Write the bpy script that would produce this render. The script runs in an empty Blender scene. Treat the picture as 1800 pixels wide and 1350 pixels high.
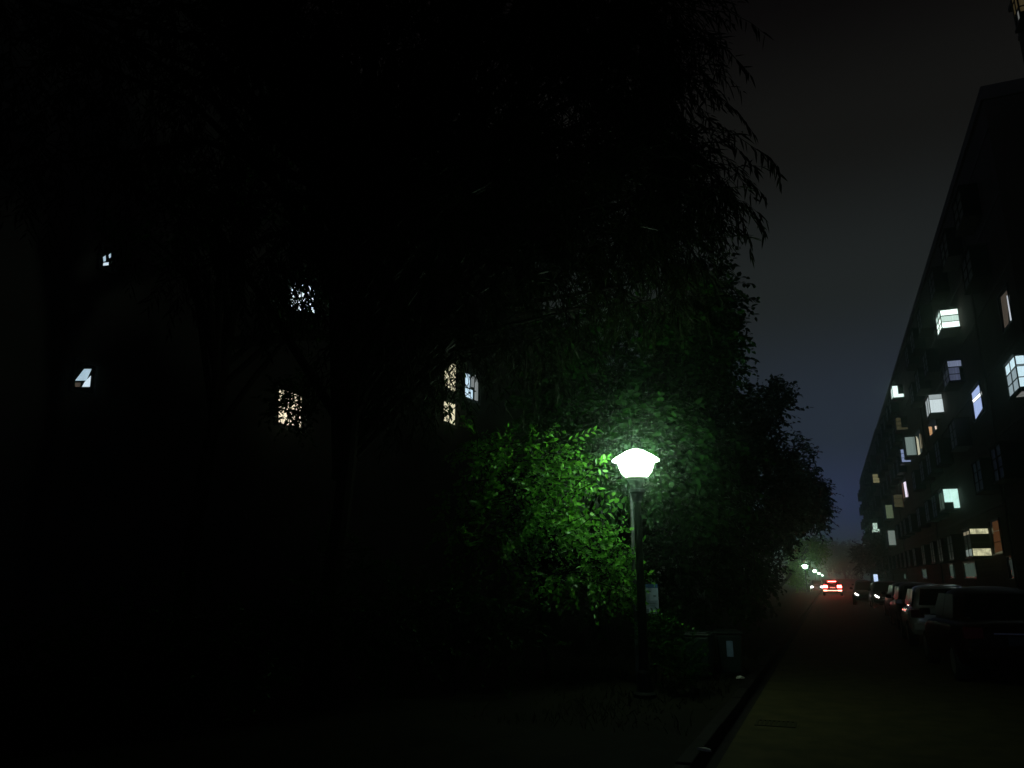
import bpy, bmesh, math, random
import numpy as np
from mathutils import Vector, Matrix

random.seed(7)
rng = np.random.default_rng(11)
C = bpy.context.scene.collection
SC = bpy.context.scene

# ------------------------------------------------------------------ camera
F, VX, VY, H = 1352.0, 1459.0, 1017.0, 1.6        # focal length and street vanishing point in photo pixels, eye height
TH = math.atan((VY - 675) / F)
PS = math.atan((VX - 900) / F * math.cos(TH))
cam = bpy.data.cameras.new('camera')
cam.sensor_fit = 'HORIZONTAL'
cam.sensor_width = 36.0
cam.lens = 36.0 * F / 1800.0
cam.clip_end = 2000.0
cam.clip_start = 0.05
camera = bpy.data.objects.new('camera', cam)
camera.location = (0, 0, H)
camera.rotation_euler = (math.pi / 2 + TH, 0, PS)
C.objects.link(camera)
SC.camera = camera

# ------------------------------------------------------------------ world: night sky with town glow low down
w = bpy.data.worlds.new('World')
SC.world = w
w.use_nodes = True
nt = w.node_tree
nt.nodes.clear()
out = nt.nodes.new('ShaderNodeOutputWorld')
add = nt.nodes.new('ShaderNodeAddShader')
bg1 = nt.nodes.new('ShaderNodeBackground')
bg2 = nt.nodes.new('ShaderNodeBackground')
sky = nt.nodes.new('ShaderNodeTexSky')
sky.sky_type = 'NISHITA'
sky.sun_disc = False
sky.sun_elevation = math.radians(-9)
sky.sun_rotation = math.radians(20)
bg1.inputs['Strength'].default_value = 0.004
tc = nt.nodes.new('ShaderNodeTexCoord')
sep = nt.nodes.new('ShaderNodeSeparateXYZ')
ramp = nt.nodes.new('ShaderNodeValToRGB')
cr = ramp.color_ramp
cr.interpolation = 'EASE'
stops = [(0.0, (.056, .062, .130)), (0.07, (.041, .052, .132)), (0.17, (.0270, .0345, .0560)), (0.34, (.0180, .0205, .0215)),
         (0.50, (.0085, .0082, .0078)), (0.64, (.0030, .0024, .0026)), (1.0, (.0012, .0008, .0010))]
while len(cr.elements) < len(stops):
    cr.elements.new(0.5)
for e, (p, c) in zip(cr.elements, stops):
    e.position = p
    e.color = (*c, 1)
nt.links.new(tc.outputs['Generated'], sep.inputs[0])
nt.links.new(sep.outputs['Z'], ramp.inputs['Fac'])
nt.links.new(ramp.outputs['Color'], bg2.inputs['Color'])
bg2.inputs['Strength'].default_value = 0.80
nt.links.new(sky.outputs[0], bg1.inputs['Color'])
nt.links.new(bg1.outputs[0], add.inputs[0])
nt.links.new(bg2.outputs[0], add.inputs[1])
nt.links.new(add.outputs[0], out.inputs['Surface'])

vs = SC.view_settings
vs.view_transform = 'Standard'
vs.look = 'None'
vs.gamma = 1
vs.exposure = 0.0
SC.render.engine = 'CYCLES'
cy = SC.cycles
cy.max_bounces = 5
cy.diffuse_bounces = 3
cy.glossy_bounces = 3
cy.transmission_bounces = 3
cy.volume_bounces = 1
cy.transparent_max_bounces = 6
cy.sample_clamp_indirect = 2.0
cy.caustics_reflective = False
cy.caustics_refractive = False
cy.use_denoising = True
cy.volume_max_steps = 64


# ------------------------------------------------------------------ pixel rays of the measured photograph
def ray(x, y):
    a = (x - 900) / F
    b = (675 - y) / F
    v = math.sin(TH) + b * math.cos(TH)
    f = math.cos(TH) - b * math.sin(TH)
    return (-f * math.sin(PS) + a * math.cos(PS), f * math.cos(PS) + a * math.sin(PS), v)


def atX(x, y, X):
    r = ray(x, y)
    t = X / r[0]
    return Vector((X, t * r[1], H + t * r[2]))


def atY(x, y, Y):
    r = ray(x, y)
    t = Y / r[1]
    return Vector((t * r[0], Y, H + t * r[2]))


def atD(x, y, d):
    r = ray(x, y)
    return Vector((d * r[0], d * r[1], H + d * r[2]))


# ------------------------------------------------------------------ materials
def mat(name, col, rough=0.7, metal=0.0, var=0.25, scale=6.0, bump=0.0, coat=0.0, spec=None):
    m = bpy.data.materials.new(name)
    m.use_nodes = True
    t = m.node_tree
    b = t.nodes['Principled BSDF']
    b.inputs['Roughness'].default_value = rough
    b.inputs['Metallic'].default_value = metal
    b.inputs['Specular IOR Level'].default_value = (.08 if rough >= .7 else .35) if spec is None else spec
    if coat:
        b.inputs['Coat Weight'].default_value = coat
        b.inputs['Coat Roughness'].default_value = 0.05
    co = t.nodes.new('ShaderNodeTexCoord')
    n = t.nodes.new('ShaderNodeTexNoise')
    n.inputs['Scale'].default_value = scale
    n.inputs['Detail'].default_value = 5
    t.links.new(co.outputs['Object'], n.inputs['Vector'])
    r = t.nodes.new('ShaderNodeValToRGB')
    r.color_ramp.elements[0].position = 0.3
    r.color_ramp.elements[1].position = 0.7
    r.color_ramp.elements[0].color = (*[c * (1 - var) for c in col], 1)
    r.color_ramp.elements[1].color = (*[min(1, c * (1 + var)) for c in col], 1)
    t.links.new(n.outputs['Fac'], r.inputs['Fac'])
    t.links.new(r.outputs['Color'], b.inputs['Base Color'])
    if bump:
        bp = t.nodes.new('ShaderNodeBump')
        bp.inputs['Strength'].default_value = bump
        n2 = t.nodes.new('ShaderNodeTexNoise')
        n2.inputs['Scale'].default_value = scale * 12
        n2.inputs['Detail'].default_value = 4
        t.links.new(co.outputs['Object'], n2.inputs['Vector'])
        t.links.new(n2.outputs['Fac'], bp.inputs['Height'])
        t.links.new(bp.outputs[0], b.inputs['Normal'])
    return m


def leafmat(name, col, trans=0.35, rough=0.38, spec=.45):
    m = bpy.data.materials.new(name)
    m.use_nodes = True
    t = m.node_tree
    b = t.nodes['Principled BSDF']
    b.inputs['Roughness'].default_value = rough
    b.inputs['Specular IOR Level'].default_value = spec
    g = t.nodes.new('ShaderNodeNewGeometry')
    r = t.nodes.new('ShaderNodeValToRGB')
    r.color_ramp.elements[0].color = (col[0] * .6, col[1] * .65, col[2] * .6, 1)
    r.color_ramp.elements[1].color = (min(1, col[0] * 1.9), min(1, col[1] * 1.45), col[2] * 1.2, 1)
    t.links.new(g.outputs['Random Per Island'], r.inputs['Fac'])
    t.links.new(r.outputs['Color'], b.inputs['Base Color'])
    tr = t.nodes.new('ShaderNodeBsdfTranslucent')
    t.links.new(r.outputs['Color'], tr.inputs['Color'])
    mx = t.nodes.new('ShaderNodeMixShader')
    mx.inputs[0].default_value = trans
    t.links.new(b.outputs[0], mx.inputs[1])
    t.links.new(tr.outputs[0], mx.inputs[2])
    t.links.new(mx.outputs[0], t.nodes['Material Output'].inputs['Surface'])
    return m


def glow(name, col, strength, stripe=0.0, sscale=9.0, blotch=0.0, bscale=2.5):
    """a surface that gives off light; stripe = folds of a curtain behind the pane, blotch = things standing behind it"""
    m = bpy.data.materials.new(name)
    m.use_nodes = True
    t = m.node_tree
    t.nodes.remove(t.nodes['Principled BSDF'])
    e = t.nodes.new('ShaderNodeEmission')
    e.inputs['Color'].default_value = (*col, 1)
    e.inputs['Strength'].default_value = strength
    t.links.new(e.outputs[0], t.nodes['Material Output'].inputs['Surface'])
    if stripe or blotch:
        co = t.nodes.new('ShaderNodeTexCoord')
        cur = None
        if stripe:
            s = t.nodes.new('ShaderNodeSeparateXYZ')
            t.links.new(co.outputs['Object'], s.inputs[0])
            a = t.nodes.new('ShaderNodeMath')
            a.operation = 'ADD'
            t.links.new(s.outputs['X'], a.inputs[0])
            t.links.new(s.outputs['Y'], a.inputs[1])
            cx = t.nodes.new('ShaderNodeCombineXYZ')
            t.links.new(a.outputs[0], cx.inputs['X'])
            wv = t.nodes.new('ShaderNodeTexNoise')
            wv.noise_dimensions = '1D'
            wv.inputs['Scale'].default_value = sscale
            wv.inputs['Detail'].default_value = 2
            t.links.new(a.outputs[0], wv.inputs['W'])
            mr = t.nodes.new('ShaderNodeMapRange')
            mr.inputs['From Min'].default_value = .35
            mr.inputs['From Max'].default_value = .65
            mr.inputs['To Min'].default_value = 1 - stripe
            mr.inputs['To Max'].default_value = 1
            t.links.new(wv.outputs['Fac'], mr.inputs['Value'])
            cur = mr.outputs[0]
        if blotch:
            nz = t.nodes.new('ShaderNodeTexNoise')
            nz.inputs['Scale'].default_value = bscale
            nz.inputs['Detail'].default_value = 3
            t.links.new(co.outputs['Object'], nz.inputs['Vector'])
            m2 = t.nodes.new('ShaderNodeMapRange')
            m2.inputs['From Min'].default_value = .38
            m2.inputs['From Max'].default_value = .6
            m2.inputs['To Min'].default_value = 1 - blotch
            m2.inputs['To Max'].default_value = 1
            t.links.new(nz.outputs['Fac'], m2.inputs['Value'])
            if cur is None:
                cur = m2.outputs[0]
            else:
                mu = t.nodes.new('ShaderNodeMath')
                mu.operation = 'MULTIPLY'
                t.links.new(cur, mu.inputs[0])
                t.links.new(m2.outputs[0], mu.inputs[1])
                cur = mu.outputs[0]
        mm = t.nodes.new('ShaderNodeMath')
        mm.operation = 'MULTIPLY'
        mm.inputs[1].default_value = strength
        t.links.new(cur, mm.inputs[0])
        t.links.new(mm.outputs[0], e.inputs['Strength'])
    return m


def srgb(r, g, b):
    k = .22
    m_ = max(r, g, b)
    r, g, b = (c + (m_ - c) * k for c in (r, g, b))
    f = lambda c: (c / 255 / 12.92) if c < 10.3 else ((c / 255 + .055) / 1.055) ** 2.4
    return (f(r), f(g), f(b))


M = dict(
    asphalt=mat('asphalt', (.058, .052, .022), .85, var=.3, scale=3, bump=.5),
    gutter_shade=mat('gutter_shade_tone', (.014, .012, .012), .9, var=.3, scale=5, bump=.3),
    kerb=mat('kerb_stone', (.014, .012, .011), .85, var=.25, scale=4, bump=.3),
    soil=mat('soil', (.009, .009, .004), .95, var=.4, scale=3, bump=.6),
    paving=mat('paving', (.14, .13, .12), .85, var=.2, scale=3, bump=.3),
    plaster=mat('dark_plaster', (.085, .062, .052), .85, var=.18, scale=.8, bump=.2),
    band=mat('concrete_band', (.11, .088, .078), .85, var=.2, scale=2, bump=.2),
    plaster_l=mat('grey_plaster', (.05, .042, .04), .9, var=.2, scale=.8, bump=.2),
    roof=mat('roof_felt', (.06, .055, .055), .9, var=.2, scale=2),
    glass=mat('dark_glass', (.004, .004, .005), .3, var=.2, scale=1, spec=.15),
    cage=mat('aluminium_frame', (.020, .018, .016), .7, .0, var=.15, scale=10),
    darkframe=mat('dark_frame', (.03, .03, .032), .5, var=.2, scale=10),
    pole=mat('dark_green_paint', (.004, .006, .005), .6, var=.2, scale=20, bump=.1, spec=.12),
    greypole=mat('grey_paint', (.07, .078, .08), .5, var=.25, scale=14, bump=.1),
    white=mat('white_board', (.23, .28, .35), .5, var=.1, scale=14),
    blueboard=mat('blue_board', (.02, .06, .16), .5, var=.1, scale=14),
    mark=mat('faded_ink', (.10, .12, .14), .7, var=.3, scale=30),
    bin=mat('green_plastic', (.003, .011, .007), .45, var=.2, scale=8),
    sticker=mat('pale_blue_sticker', (.13, .19, .27), .5, var=.15, scale=14),
    rubber=mat('rubber', (.015, .015, .015), .8, var=.2, scale=20),
    litter=mat('crumpled_paper', (.5, .48, .42), .8, var=.1, scale=30),
    rock=mat('rubble', (.05, .045, .025), .9, var=.3, scale=10, bump=.5),
    iron=mat('cast_iron', (.034, .031, .015), .8, .0, var=.3, scale=20),
    bark=mat('bark', (.006, .005, .004), 1.0, var=.4, scale=9, bump=.8),
    palewall=mat('pale_render', (.42, .38, .36), .85, var=.2, scale=1.5, bump=.2),
    paint_black=mat('black_car_paint', (.004, .004, .005), .35, .0, var=.1, scale=3, coat=.08, spec=.2),
    paint_grey=mat('grey_car_paint', (.012, .012, .013), .35, .0, var=.1, scale=3, coat=.08, spec=.2),
    paint_silver=mat('silver_car_paint', (.45, .45, .42), .2, .4, var=.08, scale=3, coat=.6),
    paint_red=mat('dark_red_car_paint', (.007, .002, .002), .4, .0, var=.1, scale=3, coat=.0, spec=.1),
    paint_white=mat('white_car_paint', (.7, .7, .7), .3, .0, var=.05, scale=3, coat=1),
    chrome=mat('chrome', (.7, .7, .7), .12, 1.0, var=.05, scale=5),
    lens=mat('headlamp_lens', (.6, .62, .65), .08, .5, var=.1, scale=8),
    redlens=mat('red_lens', (.06, .002, .002), .2, var=.1, scale=8, spec=.3),
    plate=mat('plate_blue', (.01, .012, .02), .4, var=.05, scale=8),
    rim=mat('alloy_rim', (.35, .35, .36), .3, .9, var=.1, scale=8),
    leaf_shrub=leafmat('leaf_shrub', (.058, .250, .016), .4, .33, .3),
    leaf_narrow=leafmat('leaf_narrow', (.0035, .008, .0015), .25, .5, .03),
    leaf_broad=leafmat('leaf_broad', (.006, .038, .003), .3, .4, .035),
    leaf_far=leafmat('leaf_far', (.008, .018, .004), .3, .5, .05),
    grass=leafmat('grass_blade', (.008, .020, .003), .3, .6, .2),
)


# ------------------------------------------------------------------ object helpers
def link(o, parent=None):
    C.objects.link(o)
    if parent is not None:
        o.parent = parent
    return o


def tag(o, label=None, cat=None, group=None, kind=None):
    if label:
        o['label'] = label
    if cat:
        o['category'] = cat
    if group:
        o['group'] = group
    if kind:
        o['kind'] = kind
    return o


def thing(name, label, cat, loc=(0, 0, 0), rz=0.0, group=None):
    o = bpy.data.objects.new(name, None)
    o.empty_display_size = .3
    o.location = loc
    o.rotation_euler = (0, 0, rz)
    link(o)
    return tag(o, label, cat, group)


class MB:
    def __init__(self):
        self.v, self.f = [], []

    def face(self, pts):
        n = len(self.v)
        self.v += [tuple(p) for p in pts]
        self.f.append(tuple(range(n, n + len(pts))))

    def box(self, x0, x1, y0, y1, z0, z1):
        n = len(self.v)
        self.v += [(x0, y0, z0), (x1, y0, z0), (x1, y1, z0), (x0, y1, z0), (x0, y0, z1), (x1, y0, z1), (x1, y1, z1), (x0, y1, z1)]
        self.f += [tuple(n + i for i in q) for q in ((0, 3, 2, 1), (4, 5, 6, 7), (0, 1, 5, 4), (1, 2, 6, 5), (2, 3, 7, 6), (3, 0, 4, 7))]

    def tube(self, pts, rad, n=8, cap=True):
        pts = [Vector(p) for p in pts]
        if not hasattr(rad, '__len__'):
            rad = [rad] * len(pts)
        base = len(self.v)
        for i, p in enumerate(pts):
            d = (pts[min(i + 1, len(pts) - 1)] - pts[max(i - 1, 0)]).normalized()
            a = d.cross(Vector((0, 0, 1)) if abs(d.z) < .9 else Vector((1, 0, 0))).normalized()
            b = d.cross(a)
            for k in range(n):
                t = 2 * math.pi * k / n
                self.v.append(tuple(p + (a * math.cos(t) + b * math.sin(t)) * rad[i]))
        for i in range(len(pts) - 1):
            for k in range(n):
                k2 = (k + 1) % n
                self.f.append((base + i * n + k, base + i * n + k2, base + (i + 1) * n + k2, base + (i + 1) * n + k))
        if cap:
            self.f.append(tuple(base + k for k in reversed(range(n))))
            self.f.append(tuple(base + (len(pts) - 1) * n + k for k in range(n)))

    def lathe(self, prof, n=32, cx=0, cy=0):
        base = len(self.v)
        for r, z in prof:
            for k in range(n):
                t = 2 * math.pi * k / n
                self.v.append((cx + r * math.cos(t), cy + r * math.sin(t), z))
        for i in range(len(prof) - 1):
            for k in range(n):
                k2 = (k + 1) % n
                self.f.append((base + i * n + k, base + i * n + k2, base + (i + 1) * n + k2, base + (i + 1) * n + k))
        self.f.append(tuple(base + k for k in reversed(range(n))))
        self.f.append(tuple(base + (len(prof) - 1) * n + k for k in range(n)))

    def build(self, name, m, parent=None, smooth=False, bevel=0.0, subsurf=0):
        me = bpy.data.meshes.new(name)
        me.from_pydata(self.v, [], self.f)
        me.validate()
        bm = bmesh.new()
        bm.from_mesh(me)
        if bevel:
            bmesh.ops.remove_doubles(bm, verts=bm.verts, dist=1e-5)
            bmesh.ops.bevel(bm, geom=[e for e in bm.edges if len(e.link_faces) == 2 and e.calc_face_angle(0) > .5], offset=bevel,
                            segments=2, profile=.5, affect='EDGES', clamp_overlap=True)
        bmesh.ops.recalc_face_normals(bm, faces=bm.faces)
        bm.to_mesh(me)
        bm.free()
        me.materials.append(m)
        if smooth:
            me.polygons.foreach_set('use_smooth', [True] * len(me.polygons))
        o = bpy.data.objects.new(name, me)
        if subsurf:
            s = o.modifiers.new('sub', 'SUBSURF')
            s.levels = s.render_levels = subsurf
        return link(o, parent)


def copy_tree(o, parent=None):
    c = o.copy()
    C.objects.link(c)
    c.parent = parent
    for ch in list(o.children):
        copy_tree(ch, c)
    return c


def np_mesh(name, V, Fq, m, parent=None):
    """V (n,3) float, Fq (k,4) int -> one mesh object"""
    me = bpy.data.meshes.new(name)
    me.vertices.add(len(V))
    me.vertices.foreach_set('co', np.ascontiguousarray(V, dtype=np.float32).ravel())
    k = Fq.shape[1]
    me.loops.add(Fq.size)
    me.loops.foreach_set('vertex_index', np.ascontiguousarray(Fq, dtype=np.int32).ravel())
    me.polygons.add(len(Fq))
    me.polygons.foreach_set('loop_start', np.arange(0, Fq.size, k, dtype=np.int32))
    me.update(calc_edges=True)
    me.materials.append(m)
    return link(bpy.data.objects.new(name, me), parent)


# ================================================================== GROUND
def sheet(name, x0, x1, y0, y1, z, m, th=0.0):
    b = MB()
    if th:
        b.box(x0, x1, y0, y1, z - th, z)
    else:
        b.face([(x0, y0, z), (x1, y0, z), (x1, y1, z), (x0, y1, z)])
    return tag(b.build(name, m), kind='structure')


sheet('ground', -500, 500, -60, 900, -.03, M['soil'])
sheet('road', -1.07, 3.6, -12, 330, 0.0, M['asphalt'])
sheet('gutter_shade', -1.2, -1.07, -12, 330, -.008, M['gutter_shade'])  # dark strip at the kerb foot, the kerb's shade put into its colour
kb = MB()
y = -6.0
while y < 140:                                     # kerb stones with open joints
    kb.box(-1.34, -1.2 + random.uniform(-.006, .006), y, y + .985, -.03, .115 + random.uniform(-.012, .01))
    y += 1.0
tag(kb.build('kerb', M['kerb'], bevel=.012), kind='structure')
# uneven soil of the verge
nx, ny = 60, 150
X, Y = np.meshgrid(np.linspace(-12.0, -1.335, nx), np.concatenate([np.linspace(-6, 30, 100), np.linspace(31, 330, 50)]))
Z = .085 + .05 * np.sin(X * 1.7 + np.sin(Y * .8)) * np.cos(Y * 1.1) + rng.normal(0, .012, X.shape)
Z = np.where(X > -1.6, .09, Z)
idx = np.arange(nx * ny).reshape(ny, nx)
Q = np.stack([idx[:-1, :-1], idx[:-1, 1:], idx[1:, 1:], idx[1:, :-1]], -1).reshape(-1, 4)
tag(np_mesh('verge', np.stack([X, Y, Z], -1).reshape(-1, 3), Q, M['soil']), kind='structure')
sheet('pavement', 3.62, 7.15, -12, 330, .11, M['paving'], .14)


# ================================================================== LAMPS
L_lamp = glow('lamp_bowl_lit', (.70, 1.0, .72), 38.0)
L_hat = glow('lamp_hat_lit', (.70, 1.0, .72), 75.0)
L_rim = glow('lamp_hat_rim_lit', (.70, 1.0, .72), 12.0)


def make_lamp(label, loc, group):
    t = thing('street_lamp', label, 'street lamp', loc, 0, group)
    b = MB()
    b.lathe([(.15, 0), (.15, .04), (.11, .07), (.085, .30), (.066, .34), (.055, 1.2), (.053, 1.22), (.050, 2.52)], 20)
    b.build('pole', M['pole'], t, smooth=False)
    b = MB()
    b.lathe([(.06, 2.52), (.075, 2.60), (.085, 2.64), (.108, 2.66), (.11, 2.70), (.09, 2.715)], 24)
    b.build('collar', M['greypole'], t)
    b = MB()
    b.lathe([(.05, 2.70), (.085, 2.72), (.09, 2.76), (.12, 2.81), (.145, 2.835), (.14, 2.842)], 28)
    b.build('lamp_holder', M['pole'], t)
    b = MB()
    b.lathe([(.150, 2.846), (.162, 2.850), (.162, 2.866), (.150, 2.872)], 28)
    b.build('glass_ring', M['palewall'], t)
    b = MB()
    b.lathe([(.130, 2.874), (.165, 2.893), (.198, 2.93), (.225, 2.985), (.243, 3.04), (.250, 3.078)], 28)
    b.build('bowl', L_lamp, t, smooth=True)
    b = MB()
    b.lathe([(.252, 3.080), (.29, 3.088), (.316, 3.094), (.330, 3.101), (.329, 3.106)], 32)
    b.build('hat_rim', L_rim, t, smooth=True)
    b = MB()
    b.lathe([(.328, 3.108), (.312, 3.120), (.265, 3.148), (.19, 3.195), (.12, 3.235), (.06, 3.255), (.02, 3.262)], 32)
    b.build('lamp_hat', L_hat, t, smooth=True)
    return t


lamp0 = make_lamp('lit street lamp with white hat and bowl beside the leafy green shrub', (-2.38, 10.6, .10), 'street lamps along the verge')
for Y_, s_, lab in ((91, .93, 'nearest and largest glowing lamp in the far row under green leaves'),
                    (150, .93, 'second glowing lamp along the far row past the low green foliage'),
                    (205, .9, 'third glowing lamp along the far row above the pale car'),
                    (300, .88, 'last and lowest glowing lamp at the far end of the row')):
    c = copy_tree(lamp0)
    c.location = (-2.4, Y_, .0)
    c.scale = (s_,) * 3
    c['label'] = lab

# slim grey post and notice board behind the lamp
pt = thing('grey_post', 'slim pale grey post close behind the lamp, clasped by a dark band', 'post', (-2.70, 11.6, .08))
b = MB()
b.tube([(0, 0, 0), (.0, 0, 1.2), (.01, 0, 2.82)], .026, 10)
b.build('shaft', M['greypole'], pt)
b = MB()
b.tube([(.008, 0, 2.50), (.008, 0, 2.54)], .031, 10)
b.build('clamp', M['darkframe'], pt)

nb = thing('notice_board', 'small white notice with a blue top strip right of the lamp post', 'sign', (-2.44, 11.6, .08), math.radians(4))
b = MB()
b.tube([(0, .03, 0), (0, .03, 1.40)], .016, 8)
b.build('stake', M['pole'], nb)
b = MB()
b.box(-.09, .09, -.008, .008, 1.02, 1.385)
b.build('panel', M['white'], nb, bevel=.004)
b = MB()
b.box(-.088, .088, -.008, .008, 1.389, 1.44)
b.build('header_strip', M['blueboard'], nb)
b = MB()                                           # weathered marks, not readable in the photograph
for (x0, x1, z0, z1) in ((-.07, -.01, 1.325, 1.345), (.02, .06, 1.26, 1.285), (-.06, .06, 1.20, 1.206), (-.06, .05, 1.165, 1.171), (-.05, .03, 1.13, 1.136), (-.085, -.05, 1.04, 1.09)):
    b.box(x0, x1, -.012, -.009, z0, z1)
b.build('print', M['mark'], nb)


# ================================================================== BINS, LITTER, DRAIN
def make_bin(label, loc, rz):
    t = thing('wheelie_bin', label, 'bin', loc, rz, 'green bins at the kerb')
    b = MB()
    n = len(b.v)
    b.v += [(-.19, -.22, .06), (.19, -.22, .06), (.19, .22, .06), (-.19, .22, .06), (-.235, -.27, .80), (.235, -.27, .80), (.235, .29, .80), (-.235, .29, .80)]
    b.f += [(0, 3, 2, 1), (4, 5, 6, 7), (0, 1, 5, 4), (1, 2, 6, 5), (2, 3, 7, 6), (3, 0, 4, 7)]
    b.build('body', M['bin'], t, bevel=.03)
    b = MB()
    b.box(-.255, .255, -.30, .30, .815, .85)
    b.box(-.20, .20, -.24, .24, .853, .88)
    b.build('lid', M['bin'], t, bevel=.012)
    b = MB()
    b.tube([(-.2, .33, .80), (.2, .33, .80)], .016, 8)
    b.build('handle', M['bin'], t)
    for s in (-1, 1):
        b = MB()
        b.tube([(s * .17, .24, .09), (s * .225, .24, .09)], .09, 18)
        b.build('wheel', M['rubber'], t)
    return t


make_bin('green plastic bin with a plain front nearer the lamp', (-2.0, 12.9, .09), math.radians(-4)).scale = (.84, .84, .80)
b2 = make_bin('green plastic bin with an upright pale blue sticker, beside the plain one', (-1.63, 13.5, .09), math.radians(12))
b2.scale = (.84, .84, .80)
b = MB()
b.box(-.06, .06, -.266, -.258, .38, .68)
st = b.build('sticker', M['sticker'], b2)


def crumple(name, label, cat, loc, s, m, n=2, flat=.5, amp=.3):
    bm = bmesh.new()
    bmesh.ops.create_icosphere(bm, subdivisions=n, radius=1)
    for v in bm.verts:
        v.co *= 1 + random.uniform(-amp, amp)
        v.co = Vector((v.co.x * s[0], v.co.y * s[1], v.co.z * s[2]))
    me = bpy.data.meshes.new(name)
    bm.to_mesh(me)
    bm.free()
    me.materials.append(m)
    o = link(bpy.data.objects.new(name, me))
    o.location = loc
    o.rotation_euler = (0, 0, random.uniform(0, 3))
    return tag(o, label, cat)


o = crumple('paper_scrap', 'crumpled pale paper strip lying on the near kerb', 'litter', (-1.17, 7.5, .135), (.075, .022, .014), M['litter'])
o.rotation_euler = (0, 0, -.5)
o = crumple('paper_scrap', 'small pale scrap lying at the foot of the bins', 'litter', (-1.42, 13.0, .125), (.07, .04, .025), M['litter'])
crumple('stone', 'rough lump of rubble on the dark verge between lamp and kerb', 'stone', (-1.92, 11.1, .14), (.13, .11, .08), M['rock'])
crumple('stone', 'small flat stone on the verge near the lamp base', 'stone', (-2.08, 11.7, .11), (.06, .05, .025), M['rock'])
dr = thing('drain_grate', 'dark slotted drain grate set in the road beside the kerb', 'drain', (-.72, 9.85, 0))
b = MB()
b.box(-.22, .22, -.19, -.16, .001, .008)
b.box(-.22, .22, .16, .19, .001, .008)
b.box(-.22, -.19, -.16, .16, .001, .008)
b.box(.19, .22, -.16, .16, .001, .008)
b.build('frame', M['iron'], dr)
b = MB()
for k in range(7):
    b.box(-.165 + k * .05, -.135 + k * .05, -.158, .158, .001, .007)
b.build('grille', M['iron'], dr)


# ================================================================== BUILDINGS
A = 7.2                                            # facade of the right hand row

bay_mesh = {}


def bay_frame(b, d, L, z0, z1, rows=3):
    """cage bay in local coordinates: wall at x=0, sticking out to -d, from y=0 (near end) to L"""
    b.box(-d - .05, -.002, -.05, L + .05, z0 - .08, z0)
    b.box(-d - .06, -.002, -.06, L + .06, z1, z1 + .06)
    for yy in (0, L * .5, L):
        b.box(-d - .02, -d + .02, yy - .02, yy + .02, z0, z1)
    for r in range(1, rows):
        zz = z0 + (z1 - z0) * r / rows
        b.box(-d - .018, -d + .016, .02, L * .5 - .02, zz - .016, zz + .016)
        b.box(-d - .018, -d + .016, L * .5 + .02, L - .02, zz - .016, zz + .016)
        b.box(-d + .02, -.002, -.018, .016, zz - .016, zz + .016)
    b.box(-.03, -.002, -.02, .02, z0, z1)


def bay_glass(b, d, L, z0, z1):
    e = .012
    b.box(-d + e, -.002, e, L - e, z0 + .002, z1 - .002)


def dark_bay(parent, y, z0, z1, d, L):
    key = (round(z1 - z0, 2), d, L)
    if key not in bay_mesh:
        f = MB()
        bay_frame(f, d, L, 0, z1 - z0)
        fo = f.build('bay_window', M['cage'], parent)
        g = MB()
        bay_glass(g, d, L, 0, z1 - z0)
        go = g.build('pane', M['glass'], fo)
        fo.location = (A, y, z0)
        bay_mesh[key] = fo
        return fo
    c = copy_tree(bay_mesh[key], parent)
    c.location = (A, y, z0)
    return c


def lit_bay(parent, x1, yt, yb, x0, xl, patches, Xw=A, rows=3, label=None):
    """a lit bay measured from the photo: near end spans x0..x1, its front reaches xl"""
    p, q = atX(x1, yt, Xw), atX(x1, yb, Xw)
    Y0, z0, z1 = p.y, q.z, p.z
    d = max(.25, Xw - atY(x0, (yt + yb) / 2, Y0).x)
    L = max(.5, atX(xl, (yt + yb) / 2, Xw - d).y - Y0)
    L = min(L, 3.2)
    f = MB()
    bay_frame(f, d, L, 0, z1 - z0, rows)
    fo = f.build('bay_window', M['darkframe'], parent)
    fo.location = (Xw, Y0, z0)
    g = MB()
    bay_glass(g, d, L, 0, z1 - z0)
    g.build('pane', M['glass'], fo)
    h = z1 - z0
    by = {}
    for (face, u0, u1, v0, v1, m) in patches:
        b = by.setdefault(m.name, (MB(), m))[0]
        if face == 'e':
            b.face([(-d * u1, .004, h * v0), (-d * u0, .004, h * v0), (-d * u0, .004, h * v1), (-d * u1, .004, h * v1)])
        elif face == 'f':
            b.face([(-d + .004, L * u0, h * v0), (-d + .004, L * u1, h * v0), (-d + .004, L * u1, h * v1), (-d + .004, L * u0, h * v1)])
        elif face == 'b':
            b.face([(-d * u1, L * v0, -.083), (-d * u0, L * v0, -.083), (-d * u0, L * v1, -.083), (-d * u1, L * v1, -.083)])  # underside of the bay slab, its light painted as a glowing face
    for b, m in by.values():
        o = b.build('pane', m, fo)
        if label:
            o['label'] = label
    if label:
        fo['label'] = label
    return (Y0, z0, z1, d, L)


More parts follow.
